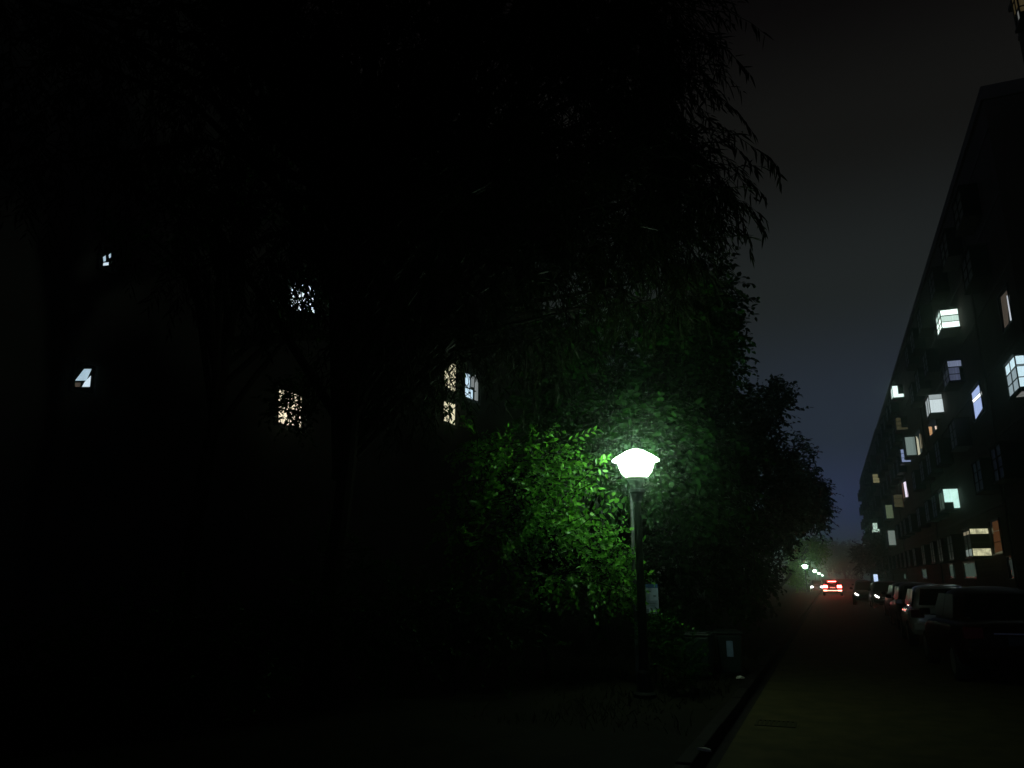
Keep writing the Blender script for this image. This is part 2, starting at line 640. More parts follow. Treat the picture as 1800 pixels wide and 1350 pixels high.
def flat_window(parent, polys, Xw, side, frame=.05, label=None):
    """window flush with a facade at Xw: polys = [(pixel polygon, material)]; side = -1 faces the road from the right"""
    allp = [atX(*p, Xw) for poly, _ in polys for p in poly]
    y0, y1 = min(p.y for p in allp) - .06, max(p.y for p in allp) + .06
    z0, z1 = min(p.z for p in allp) - .06, max(p.z for p in allp) + .06
    f = MB()
    x0, x1 = sorted((Xw + side * .002, Xw + side * .07))
    f.box(x0, x1, y0 - frame, y0, z0 - frame, z1 + frame)
    f.box(x0, x1, y1, y1 + frame, z0 - frame, z1 + frame)
    f.box(x0, x1, y0, y1, z0 - frame, z0)
    f.box(x0, x1, y0, y1, z1, z1 + frame)
    fo = f.build('window', M['darkframe'], parent)
    if label:
        fo['label'] = label
    g = MB()
    xa, xb = sorted((Xw + side * .003, Xw + side * .02))
    g.box(xa, xb, y0 + .002, y1 - .002, z0 + .002, z1 - .002)
    g.build('pane', M['glass'], fo)
    by = {}
    for poly, m in polys:
        b = by.setdefault(m.name, (MB(), m))[0]
        b.face([atX(*p, Xw + side * .026) for p in poly])
    for b, m in by.values():
        o = b.build('pane', m, fo)
        if label:
            o['label'] = label
    return fo


G = dict(
    white=glow('lit_white', srgb(228, 255, 242), 2.1, .28, 12, .15),
    white2=glow('lit_white_dim', srgb(185, 220, 206), 1.3, .2, 12),
    blueg=glow('lit_bluegrey', srgb(120, 135, 172), .8, .4, 14),
    blueg2=glow('lit_bluegrey_dim', srgb(78, 88, 122), .75, .55, 10),
    blued=glow('lit_blue_faint', srgb(40, 45, 58), .7, .4, 6),
    pale=glow('lit_pale', srgb(196, 214, 218), 1.2, .15, 5),
    pale2=glow('lit_pale_top', srgb(165, 180, 182), .95, .1, 5),
    mint=glow('lit_mint', srgb(220, 250, 242), 1.6, .1, 5),
    olive=glow('lit_olive', srgb(62, 58, 36), .95, .2, 5),
    sage=glow('lit_sage', srgb(125, 148, 142), .95, .35, 4),
    cream=glow('lit_cream', srgb(205, 200, 165), 1.0, .2, 8),
    cream2=glow('lit_cream_dim', srgb(140, 130, 100), .9, .2, 8),
    indigo=glow('lit_indigo', srgb(120, 140, 190), .95, .15, 8),
    orange=glow('lit_orange', srgb(205, 145, 85), 1.0, .2, 8),
    peach=glow('lit_peach', srgb(245, 215, 190), 1.0),
    cyan=glow('lit_cyan', srgb(186, 242, 228), 1.35, .15, 9, .15),
    pink=glow('lit_pinkwhite', srgb(240, 225, 250), 1.3, .1, 8),
    brown=glow('lit_brown', srgb(96, 60, 48), .8),
    green=glow('lit_dull_green', srgb(92, 110, 78), .9, .3, 5),
    yellow=glow('lit_olive_yellow', srgb(128, 122, 80), .9, .15, 6),
    lime=glow('lit_greenwhite', srgb(205, 245, 222), 1.1, .1, 9, .5, 5),
    grey=glow('lit_grey', srgb(125, 142, 132), .9, .3, 6),
    butter=glow('lit_butter', srgb(225, 222, 165), 1.05, .3, 16, .55, 5),
    amber=glow('lit_amber', srgb(78, 42, 16), .9, .3, 5),
    amberd=glow('lit_amber_dim', srgb(40, 20, 14), .8),
    sky=glow('lit_skyblue', srgb(150, 178, 240), 1.05, .2, 8),
    tube=glow('lit_tube', srgb(245, 250, 255), 1.6),
    taupe=glow('lit_taupe', srgb(78, 68, 58), .9, .3, 6),
    silver=glow('lit_silver', srgb(195, 205, 215), 1.0),
    ice=glow('lit_ice', srgb(150, 175, 185), .95, .35, 10),
    ice2=glow('lit_ice_bright', srgb(190, 228, 240), 1.1),
    faint=glow('lit_faint_green', srgb(70, 90, 78), .8, .6, 4),
    faint2=glow('lit_faint_grey', srgb(56, 66, 60), .75, .6, 4),
    shop=glow('lit_shop_blue', srgb(175, 205, 250), 1.3),
    ochre=glow('lit_ochre', srgb(66, 54, 28), .9, .4, 5),
    mist=glow('lit_mist', srgb(120, 122, 118), .9, .4, 6),
    cool=glow('lit_cool', srgb(185, 222, 245), 1.2, .2, 9),
    curtain=glow('lit_curtain', srgb(150, 160, 160), .85, .45, 14),
    warm=glow('lit_warm', srgb(238, 228, 180), 1.1, .15, 6, .15),
    warm2=glow('lit_warm_gold', srgb(252, 236, 190), 1.25, .3, 9, .2),
    cold=glow('lit_cold', srgb(215, 240, 250), 1.3, .2, 9),
    slate=glow('lit_slate', srgb(160, 195, 215), 1.0, .1, 6),
    slate2=glow('lit_slate_bright', srgb(190, 215, 230), 1.1),
)


def block(name, label, y0, y1, X0, X1, ztop, group):
    t = thing(name, label, 'apartment block', (0, 0, 0), 0, group)
    b = MB()
    b.box(X0, X1, y0, y1, -.03, ztop)
    b.build('wall', M['plaster'], t)
    b = MB()
    b.box(X0 - .12, X1 + .12, y0 - .12, y1 + .12, ztop - .02, ztop + .12)
    b.box(X0 - .04, X0 + .2, y0, y1, ztop + .125, ztop + .62)
    b.box(X0 + .2, X1, y0, y0 + .2, ztop + .125, ztop + .62)
    b.build('parapet', M['band'], t)
    b = MB()
    for k in range(7):
        b.box(X0 - .03, X0 - .002, y0, y1, 1.96 + k * 2.72, 2.10 + k * 2.72)
    b.build('floor_band', M['band'], t)
    return t


Z0 = [2.65 + 2.72 * k for k in range(6)]           # sills of the six storeys
rowA = block('apartment_block', 'long dark apartment block on the right with many lit bay windows', 31.0, 106.5, A, A + 11, 19.5, 'apartment blocks along the right of the street')
# roof structures of the near end, and rain pipes
b = MB()
b.box(8.45, 15.5, 36.0, 41.0, 20.0, 22.75)
b.box(8.3, 15.65, 35.85, 41.15, 22.752, 22.9)
b.build('stair_head', M['plaster'], rowA)
for yy in (38.0, 60.8, 87.0):
    b = MB()
    b.tube([(A - .09, yy, .1), (A - .09, yy, 19.3)], .06, 8)
    b.build('rain_pipe', M['band'], rowA)

litA = []
litA.append(lit_bay(rowA, 1684, 542, 583, 1654, 1645, [('e', .02, .98, .70, .98, G['white']), ('e', .02, .98, .35, .66, G['white2']), ('e', .02, .98, .02, .32, G['white']),
                                                       ('f', .02, .98, .62, .98, G['white2']), ('f', .02, .98, .02, .60, G['white'])]))
litA.append(lit_bay(rowA, 1692, 632, 676, 1667, 1656, [('e', .12, .98, .70, .98, G['blueg']), ('e', .3, .98, .04, .67, G['blueg2']), ('f', .02, .9, .02, .7, G['blued'])]))
litA.append(lit_bay(rowA, 1656, 692, 731, 1634, 1627, [('e', .02, .98, .02, .72, G['pale']), ('e', .06, .98, .74, .98, G['pale2']), ('f', .02, .98, .02, .9, G['pale2'])], rows=1))
litA.append(lit_bay(rowA, 1587, 677, 704, 1569, 1566, [('e', .5, .98, .02, .98, G['mint']), ('e', .02, .5, .02, .28, G['mint']), ('f', .02, .9, .02, .9, G['mint'])], rows=1))
litA.append(lit_bay(rowA, 1594, 733, 760, 1575, 1572, [('e', .55, .98, .02, .98, G['olive']), ('e', .02, .55, .02, .18, G['olive'])]))
litA.append(lit_bay(rowA, 1608, 767, 806, 1592, 1588, [('e', .02, .98, .02, .98, G['sage'])], rows=1))
litA.append(lit_bay(rowA, 1599, 789, 816, 1584, 1581, [('e', .6, .98, .02, .98, G['indigo']), ('e', .02, .6, .02, .14, G['indigo'])]))
litA.append(lit_bay(rowA, 1684, 858, 896, 1659, 1650, [('e', .02, .98, .32, .97, G['cyan']), ('e', .02, .42, .02, .32, G['cyan']), ('f', .1, .9, .05, .85, G['faint'])], rows=1))
litA.append(lit_bay(rowA, 1586, 869, 894, 1571, 1568, [('e', .04, .96, .02, .98, G['olive'])]))
litA.append(lit_bay(rowA, 1569, 887, 914, 1557, 1554, [('e', .05, .95, .02, .98, G['green'])], rows=1))
litA.append(lit_bay(rowA, 1573, 932, 960, 1561, 1558, [('e', .05, .95, .02, .98, G['grey'])], rows=1))
litA.append(lit_bay(rowA, 1738, 928, 979, 1707, 1695, [('e', .05, .98, .80, .98, G['butter']), ('e', .05, .98, .03, .28, G['butter']), ('f', .05, .95, .80, .92, G['cream2']), ('f', .05, .95, .04, .27, G['grey'])], rows=2))
litA.append(lit_bay(rowA, 1808, 622, 690, 1788, 1768, [('f', .03, .97, .69, .97, G['ice2']), ('f', .03, .97, .36, .65, G['ice']), ('f', .03, .97, .03, .32, G['ice']),
                                                       ('e', .35, .95, .72, .97, G['ice2']), ('e', .35, .95, .05, .69, G['ice2']), ('b', .15, .8, .1, .7, G['mist'])]))
flat_window(rowA, [([(1610, 766), (1614, 772), (1618, 798), (1614, 800)], G['cream']), ([(1616, 762), (1619, 764), (1622, 787), (1618, 789)], G['cream2'])], A - .012, -1)
flat_window(rowA, [([(1632, 750), (1638, 750), (1639, 762), (1635, 766)], G['orange']), ([(1643, 749), (1648, 749), (1647, 754), (1644, 755)], G['peach'])], A - .012, -1)
flat_window(rowA, [([(1588, 848), (1593, 846), (1597, 873), (1592, 874)], G['pink']), ([(1585, 850), (1587, 849), (1590, 876), (1588, 877)], G['brown'])], A - .012, -1)
flat_window(rowA, [([(1708, 692), (1720, 677), (1724, 687), (1710, 703)], G['sky']), ([(1709, 704), (1725, 688), (1726, 694), (1711, 708)], G['tube']), ([(1711, 709), (1726, 696), (1728, 716), (1715, 737)], G['sky'])], A - .012, -1)
flat_window(rowA, [([(1759, 523), (1770, 510), (1773, 568), (1766, 577)], G['taupe']), ([(1769, 520), (1774, 518), (1781, 561), (1776, 564)], G['silver'])], A - .012, -1)
flat_window(rowA, [([(1744, 918), (1756, 914), (1758, 931), (1746, 934)], G['amber']), ([(1746, 935), (1759, 932), (1760, 951), (1747, 953)], G['amber']), ([(1748, 954), (1761, 952), (1762, 968), (1749, 972)], G['amber'])], A - .012, -1)
for poly, m in (([(1695, 993), (1712, 990), (1719, 1013), (1698, 1014)], 'faint'), ([(1669, 994), (1676, 993), (1679, 1013), (1672, 1014)], 'faint'),
                ([(1621, 1002), (1628, 1001), (1631, 1014), (1625, 1015)], 'faint'), ([(1773, 985), (1783, 981), (1789, 1013), (1780, 1014)], 'faint2'),
                ([(1589, 1010), (1592, 1009), (1594, 1016), (1590, 1017)], 'faint')):
    flat_window(rowA, [(poly, G[m])], A - .012, -1)

taken = [(l[0], (l[1] + l[2]) / 2) for l in litA] + [(63, 11.2), (54, 10.6), (76, 9.2), (38.6, 9.3), (31.5, 11.2), (41, 3.4)]
cols = [34.2, 38.6, 43.6, 50.0, 54.6, 58.6, 64.2, 70.9, 76.0, 80.0, 84.6, 89.6, 95.6, 101.2]
nb_ = 0
for y in cols:
    for k, z in enumerate(Z0):
        if any(ty - 7.5 < y < ty + 4.1 and abs(z + .65 - tz) < 1.5 for ty, tz in taken):
            continue
        if nb_ < 70:
            dark_bay(rowA, y, z, z + 1.3, .65, 2.0)
            nb_ += 1

# second block, further along
rowB = block('apartment_block', 'farther dark apartment block on the right, its cages against the sky', 107.0, 166.0, A - .05, A + 11, 19.6, 'apartment blocks along the right of the street')
lit_bay(rowB, 1545, 833, 852, 1534, 1532, [('e', .05, .95, .02, .98, G['yellow'])], Xw=A - .05)
lit_bay(rowB, 1545, 919, 937, 1534, 1532, [('e', .05, .95, .02, .98, G['lime']), ('f', .0, .9, .02, .3, G['lime'])], Xw=A - .05)
for y in (112.5, 119.0, 127.5, 134.0, 142.0, 149.5, 157.0, 163.6):
    for k, z in enumerate(Z0):
        if (abs(y - 111.4) < 4 and k == 4) or (abs(y - 122) < 5 and k == 2):
            continue
        c = dark_bay(rowB, y, z, z + 1.3, .65, 2.0)
        c.location.x = A - .052
# laundry shelters and washing hung out at the far end
for (x, y_, s) in ((1511, 862, 1), (1514, 878, 0), (1516, 905, 0)):
    pass

# nearer block whose bay just enters the frame at the top right
rowC = block('apartment_block', 'nearest apartment block, only one dim bay showing at the top right', 4.0, 25.7, A, A + 11, 19.5, 'apartment blocks along the right of the street')
lit_bay(rowC, 1822, -40, 58, 1790, 1783, [('f', .03, .97, .35, .97, G['ochre']), ('e', .3, .95, .2, .9, G['ochre']), ('f', .03, .6, .03, .3, G['mist'])], Xw=A)
for y in (6, 11.5, 17):
    for z in Z0:
        dark_bay(rowC, y, z, z + 1.3, .65, 2.0)

# left building behind the trees
LX = -12.0
lb = thing('apartment_block', 'dark apartment block behind the trees on the left, few windows lit', 'apartment block', (0, 0, 0))
b = MB()
b.box(LX - 10, LX, -2, 34, -.03, 15.6)
b.build('wall', M['plaster_l'], lb)
b = MB()
b.box(LX - 10.1, LX + .12, -2.1, 34.1, 15.602, 15.75)
b.box(LX - .1, LX + .05, -2, 34, 15.752, 16.3)
b.build('parapet', M['band'], lb)


lb2 = thing('apartment_block', 'added dark block hiding the horizon sky behind the verge trees past the lamp', 'apartment block', (0, 0, 0))  # added mass, keeps bright horizon sky from showing between the trees
b = MB()
b.box(LX - 12, LX - 1.5, 40, 135, -.03, 15.6)
b.build('wall', M['plaster_l'], lb2)  # walls of the added block
b = MB()
b.box(LX - 12.1, LX - 1.38, 39.9, 135.1, 15.602, 15.75)
b.box(LX - 1.6, LX - 1.45, 40, 135, 15.752, 16.3)
b.build('parapet', M['band'], lb2)  # top edge of the added block
b = MB()
for y_ in np.arange(44, 132, 4.4):
    for k in range(5):
        b.box(LX - 1.498, LX - 1.45, y_, y_ + 1.8, 1.6 + k * 2.9, 3.0 + k * 2.9)
o_ = b.build('window', M['glass'], lb2)  # panes on the added block
o_['kind'] = 'stuff'


def quad(x0, y0, x1, y1, s=0.0):
    return [(x0, y0), (x1, y0 + s), (x1, y1 + s), (x0, y1)]


flat_window(lb, [([(132, 669), (148, 648.5), (161, 648.5), (152, 669)], G['slate']), ([(144, 680), (149, 671), (160, 660), (158, 680)], G['slate2']), ([(132, 672.5), (142, 672.5), (141, 680), (132, 680)], G['taupe'])], LX + .01, 1,
            label='small lit window with its sash pushed open, far left')
flat_window(lb, [([(181, 452), (186, 449), (186, 459), (182, 460)], G['slate']), ([(182, 462), (191, 461), (191, 466), (181, 467)], G['slate2']), ([(191, 448), (195, 445), (195, 452), (192, 454)], G['slate'])], LX + .01, 1,
            label='small dim window high on the far left')
flat_window(lb, [(quad(511, 497, 529, 543, 4), G['cold']), (quad(531, 500, 553, 545, 5), G['cold'])], LX + .01, 1, label='cool white window half hidden by leaves')
flat_window(lb, [(quad(490, 684, 508, 716, 5), G['warm2']), (quad(510, 688, 530, 718, 6), G['warm2']), (quad(490, 719, 508, 742, 6), G['warm2']), (quad(510, 724, 530, 746, 6), G['warm2'])], LX + .01, 1, label='warm yellow window half hidden by leaves')
flat_window(lb, [([(816.5, 655), (826, 659), (826, 682), (816.5, 679)], G['cool']), ([(816.5, 681), (831, 686), (831, 702), (816.5, 696)], G['cool']), ([(828, 661), (834, 663), (833, 681), (828, 680)], G['curtain']), ([(835, 659), (840.5, 661), (840, 705), (834, 703)], G['curtain'])], LX + .01, 1,
            label='cool white window with dark bars and a drawn grey curtain')
flat_window(lb, [([(781, 628), (790, 632), (790, 682), (781, 678)], G['warm']), ([(791.5, 633), (801.5, 637), (800, 689), (791.5, 685)], G['warm']), ([(779, 703), (789, 707), (789, 742), (779, 739)], G['warm']), ([(790.5, 708), (800, 711), (799, 747), (790.5, 743)], G['warm'])], LX + .01, 1,
            label='tall cream balcony window left of the barred one')

# low wall and gate closing the street
ew = thing('low_wall', 'low pale wall closing the far end of the street', 'wall', (0, 112, 0))
b = MB()
b.box(-1.0, 3.55, 0, .24, -.03, 1.42)
b.build('wall', M['palewall'], ew)
b = MB()
b.box(-1.06, 3.6, -.05, .29, 1.422, 1.56)
b.build('coping', M['palewall'], ew)


# ================================================================== TREES
def leafset(P, D, N, Lg, Wd, shape='ovate', fold=.25, curl=.12):
    """leaf meshes: P base points, D directions, N normals (n,3); Lg, Wd (n,)"""
    n = len(P)
    D = D / np.linalg.norm(D, axis=1, keepdims=True)
    N = N - (N * D).sum(1, keepdims=True) * D
    N = N / (np.linalg.norm(N, axis=1, keepdims=True) + 1e-9)
    S = np.cross(D, N)
    L = Lg[:, None]
    W = Wd[:, None] * .5
    if shape == 'ovate':
        a, wa, bb, wb = .28, 1.0, .66, .78
    else:
        a, wa, bb, wb = .25, 1.0, .62, .72
    up = N * W * fold
    dn = -N * L * curl
    v = np.stack([P, P + D * L * a + S * W * wa + up, P + D * L * bb + S * W * wb + up * .8 + dn * .35, P + D * L + dn,
                  P + D * L * bb - S * W * wb + up * .8 + dn * .35, P + D * L * a - S * W * wa + up], 1)
    f = (np.arange(n)[:, None, None] * 6 + np.array([[0, 1, 2, 3], [0, 3, 4, 5]])[None]).reshape(-1, 4)
    return v.reshape(-1, 3), f


# openings in the foliage through which lit windows of the left block are seen: centre, size, share of leaves missing
GAPS = [(532, 522, 34, .15), (510, 715, 36, .0), (829, 680, 24, .8), (790, 690, 60, .0), (188, 457, 16, .6), (147, 665, 30, 1)]


def project(P):
    z = P[:, 2] - H
    f = -P[:, 0] * math.sin(PS) + P[:, 1] * math.cos(PS)
    r = P[:, 0] * math.cos(PS) + P[:, 1] * math.sin(PS)
    d = f * math.cos(TH) + z * math.sin(TH)
    u = z * math.cos(TH) - f * math.sin(TH)
    return 900 + F * r / d, 675 - F * u / d


def blocked(base, lp):
    P = np.array([base + lp[i].lerp(lp[i + 1], k / 6) for i in range(len(lp) - 1) for k in range(7)])
    x, y = project(P)
    return any((((x - g[0]) ** 2 + (y - g[1]) ** 2) < (g[2] + 12) ** 2).any() for g in GAPS[:3])


def unit(v):
    return v / (np.linalg.norm(v, axis=1, keepdims=True) + 1e-9)


def make_tree(name, label, cat, base, lean, blobs, leaf, lm, twig_len, per_twig, droop, trunk_r=.14, group=None, clusters=14, shape='ovate',
              limb=True, spread=.32, twigs=True, trunk_top=None, crown_name='crown', trunk_name='trunk', outward=.6, nbias=(0, 0, 1), nrand=.5):
    """blobs: (centre, radii, number of twigs); leaf = (length, width)"""
    base = Vector(base)
    t = thing(name, label, cat, base, 0, group)
    V, Fc, off = [], [], 0
    tb = MB()
    top = Vector(trunk_top) if trunk_top else sum((Vector(b_[0]) for b_ in blobs), Vector()) / len(blobs)
    n_seg = 9
    tp = []
    for i in range(n_seg):
        s = i / (n_seg - 1)
        p = base.lerp(top, s) + Vector((math.sin(s * 5 + base.x) * .06, math.cos(s * 4 + base.y) * .06, 0)) * (s > 0) + Vector(lean) * math.sin(s * math.pi)
        tp.append(p)
    tb.tube([p - base for p in tp], [trunk_r * (1.35 if i == 0 else 1) * (1 - .72 * i / (n_seg - 1)) for i in range(n_seg)], 10)
    for (c, r, nt_) in blobs:
        c = np.array(c, float)
        r = np.array(r, float) if hasattr(r, '__len__') else np.array([r] * 3, float)
        k = clusters
        u = unit(rng.normal(size=(k, 3))) * (rng.uniform(.12, 1, (k, 1)) ** .45)
        cc = c + u * r * .86
        wgt = rng.uniform(.4, 1.6, k)
        pick = rng.choice(k, nt_, p=wgt / wgt.sum())
        P = cc[pick] + rng.normal(size=(nt_, 3)) * r * spread * .62
        e = (P - c) / r
        le = np.linalg.norm(e, axis=1, keepdims=True)
        P = np.where(le > 1.08, c + e / le * r * 1.06, P)
        Dr = unit(unit((P - c) / r) * outward + rng.normal(size=(nt_, 3)) * .55 + np.array([0, 0, -droop]))
        TL = twig_len * rng.uniform(.6, 1.3, nt_)
        # leaves
        j = np.tile(np.arange(per_twig), nt_)
        ti = np.repeat(np.arange(nt_), per_twig)
        s = (j + .6 + rng.uniform(-.25, .25, len(j))) / per_twig
        sag = np.array([0, 0, -1.0]) * (droop * .35 + .06)
        LP = P[ti] + Dr[ti] * (TL[ti] * s)[:, None] + sag * ((s ** 2) * TL[ti])[:, None]
        ref = np.where(np.abs(Dr[:, 2:3]) < .9, np.array([[0, 0, 1.]]), np.array([[1., 0, 0]]))
        sd = unit(np.cross(Dr, ref))
        sgn = np.where(j % 2 == 0, 1.0, -1.0)[:, None]
        LD = unit(Dr[ti] * .62 + sd[ti] * sgn * .75 + rng.normal(size=(len(j), 3)) * .28 + np.array([0, 0, -droop * .75]))
        LN = unit(np.array(nbias, float) + rng.normal(size=(len(j), 3)) * nrand)
        px, py = project(LP)
        keep = np.ones(len(j), bool)
        for (gx_, gy_, gr, gp) in GAPS:
            ins = (px - gx_) ** 2 + (py - gy_) ** 2 < (gr * rng.uniform(.7, 1.15, len(j))) ** 2
            keep &= ~(ins & (rng.uniform(size=len(j)) < gp))
        LP, LD, LN, s, j = LP[keep], LD[keep], LN[keep], s[keep], j[keep]
        Lg = leaf[0] * rng.uniform(.6, 1.25, len(j)) * (1 - .25 * (s > .9))
        Wd = leaf[1] * rng.uniform(.7, 1.2, len(j))
        v, f = leafset(LP - np.array(base), LD, LN, Lg, Wd, shape)
        V.append(v)
        Fc.append(f + off)
        off += len(v)
        # limbs to the clusters, twigs
        if limb:
            for q in range(0, k):
                s0 = random.uniform(.45, .98)
                a = base.lerp(top, s0) - base
                e_ = Vector(cc[q]) - base
                m_ = a.lerp(e_, .5) + Vector((random.uniform(-.2, .2), random.uniform(-.2, .2), .18 * (e_ - a).length))
                lp = [a, a.lerp(m_, .6) + Vector((0, 0, .05)), m_, m_.lerp(e_, .6), e_]
                if blocked(base, lp):
                    continue
                tb.tube(lp, [trunk_r * .36, trunk_r * .3, trunk_r * .22, trunk_r * .13, trunk_r * .05], 6, False)
                if twigs:
                    mem = np.where(pick == q)[0]
                    for h in mem[:60]:
                        p0 = Vector(P[h]) - base
                        d0 = Vector(Dr[h]) * TL[h]
                        tb.tube([e_.lerp(p0, .25), p0, p0 + d0 * .55 + Vector(sag) * .3 * TL[h], p0 + d0 * .95 + Vector(sag) * .9 * TL[h]], [.006, .0055, .004, .0015], 3, False)
    tb.build(trunk_name, M['bark'], t)
    np_mesh(crown_name, np.concatenate(V), np.concatenate(Fc), M[lm], t)
    return t


def PB(x, y, d, rx, ry, n, rz=None):
    """blob at photo position x,y and distance d metres; rx,ry are its half sizes in photo pixels there"""
    k = d / F * 1.02
    return (tuple(atD(x, y, d)), (rx * k, (rz if rz else (rx + ry) / 2) * k, ry * k), n)


# the lit shrub left of the lamp
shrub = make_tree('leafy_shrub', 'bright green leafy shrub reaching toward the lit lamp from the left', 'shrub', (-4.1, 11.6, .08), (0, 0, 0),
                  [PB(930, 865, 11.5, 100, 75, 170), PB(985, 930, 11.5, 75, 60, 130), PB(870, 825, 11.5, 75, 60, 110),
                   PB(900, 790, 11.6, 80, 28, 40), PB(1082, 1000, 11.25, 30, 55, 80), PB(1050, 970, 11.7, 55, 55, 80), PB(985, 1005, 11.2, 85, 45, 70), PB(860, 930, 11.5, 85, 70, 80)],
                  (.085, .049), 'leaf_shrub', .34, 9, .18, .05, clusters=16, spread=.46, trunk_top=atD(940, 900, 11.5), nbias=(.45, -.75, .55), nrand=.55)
# long sprays: arching branches with leaves on both sides, added to the shrub as parts


def spray(parent, pix, d, nleaf, leaf, lm):
    base = parent.location
    pts = [atD(x, y, dd) - base for (x, y), dd in zip(pix, d)]
    tb = MB()
    tb.tube(pts, [.008 * (1 - .8 * i / (len(pts) - 1)) for i in range(len(pts))], 5, False)
    P, D = [], []
    n = len(pts) - 1
    for k in range(nleaf):
        s = (.12 + .88 * k / (nleaf - 1)) * n
        i = min(int(s), n - 1)
        p = pts[i].lerp(pts[i + 1], s - i)
        tng = (pts[i + 1] - pts[i]).normalized()
        sd = tng.cross(Vector((0, 1, 0))).normalized() * (1 if k % 2 else -1)
        P.append(p)
        D.append(tng * .7 + sd * .7 + Vector((random.gauss(0, .2), random.gauss(0, .25), random.gauss(0, .15))))
    P, D = np.array(P), np.array(D)
    N = np.array([0, -.7, .7]) + rng.normal(size=P.shape) * .4
    v, f = leafset(P, D, N, leaf[0] * rng.uniform(.75, 1.2, len(P)), leaf[1] * rng.uniform(.8, 1.2, len(P)))
    br = tb.build('branch', M['bark'], parent)
    np_mesh('leaves', v, f, M[lm], br)


spray(shrub, [(960, 815), (1000, 775), (1025, 765), (1050, 755)], (11.4, 11.3, 11.2, 11.1), 13, (.095, .05), 'leaf_shrub')
spray(shrub, [(985, 880), (1030, 835), (1055, 812), (1068, 805)], (11.2, 11.0, 10.9, 10.85), 14, (.09, .05), 'leaf_shrub')
spray(shrub, [(980, 930), (1030, 905), (1065, 885), (1092, 884)], (11.1, 10.9, 10.8, 10.8), 14, (.11, .062), 'leaf_shrub')
spray(shrub, [(1000, 870), (1040, 850), (1062, 868), (1088, 874)], (11.2, 11.0, 10.95, 10.9), 12, (.085, .05), 'leaf_shrub')
spray(shrub, [(985, 945), (1020, 925), (1045, 905), (1075, 900)], (11.1, 10.9, 10.8, 10.75), 12, (.12, .06), 'leaf_shrub')
spray(shrub, [(1040, 985), (1075, 955), (1095, 930), (1101, 900)], (11.6, 11.5, 11.5, 11.5), 16, (.06, .03), 'leaf_shrub')
spray(shrub, [(1020, 1015), (1070, 1030), (1105, 1043), (1130, 1058)], (11.0, 10.7, 10.5, 10.4), 18, (.06, .03), 'leaf_shrub')
spray(shrub, [(1130, 1080), (1155, 1076), (1180, 1092), (1216, 1106)], (10.8, 10.8, 10.9, 11.0), 22, (.06, .032), 'leaf_shrub')
spray(shrub, [(880, 990), (905, 1010), (930, 1035), (960, 1075)], (11.0, 10.9, 10.8, 10.8), 16, (.08, .042), 'leaf_shrub')
for k in range(52):                                # layered sprays reaching toward the light
    x0, y0 = random.uniform(850, 985), random.uniform(800, 960)
    ln = random.uniform(60, 125)
    up = random.uniform(-.45, .15)
    x1, y1 = min(x0 + ln * .5, 1040), y0 + up * ln * .6
    x2, y2 = min(x0 + ln, 1072), y0 + up * ln * .55 + random.uniform(5, 30)
    d0 = random.uniform(11.15, 11.6)
    spray(shrub, [(x0, y0), (x1, y1), ((x1 + x2) / 2, (y1 + y2) / 2 - 4), (x2, y2)], (d0, d0 - .12, d0 - .2, d0 - .28), random.randint(10, 16), (random.uniform(.06, .095), random.uniform(.034, .052)), 'leaf_shrub')
for k in range(9):                                 # thinner sprays at the dark left side
    x0, y0 = random.uniform(800, 880), random.uniform(770, 960)
    d0 = random.uniform(11.2, 11.6)
    spray(shrub, [(x0 + 40, y0), (x0 + 5, y0 + 20), (x0 - 20, y0 + 50), (x0 - 25, y0 + 95)], (d0, d0, d0, d0), 12, (.08, .042), 'leaf_shrub')
spray(shrub, [(900, 880), (870, 930), (880, 980), (915, 1010)], (11.0, 10.9, 10.8, 10.8), 16, (.08, .042), 'leaf_shrub')

# the big tree with long narrow hanging leaves that arches over everything
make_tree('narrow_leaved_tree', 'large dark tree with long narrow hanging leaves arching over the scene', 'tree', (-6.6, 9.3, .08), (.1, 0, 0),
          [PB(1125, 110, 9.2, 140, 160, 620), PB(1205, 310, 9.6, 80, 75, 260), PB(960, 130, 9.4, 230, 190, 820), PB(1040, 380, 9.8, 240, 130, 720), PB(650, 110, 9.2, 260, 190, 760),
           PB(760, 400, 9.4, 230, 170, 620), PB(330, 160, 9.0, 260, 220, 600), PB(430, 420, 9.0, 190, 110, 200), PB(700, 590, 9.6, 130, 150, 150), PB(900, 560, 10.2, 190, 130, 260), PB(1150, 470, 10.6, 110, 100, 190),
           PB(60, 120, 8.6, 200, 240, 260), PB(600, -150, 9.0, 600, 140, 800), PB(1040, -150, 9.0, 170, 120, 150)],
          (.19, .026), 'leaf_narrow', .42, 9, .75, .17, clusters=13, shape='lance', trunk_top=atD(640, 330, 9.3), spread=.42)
# hanging twigs of the same kind at the right edge are its outermost sprays
nt_tree = [o for o in C.objects if o.name == 'narrow_leaved_tree'][0]


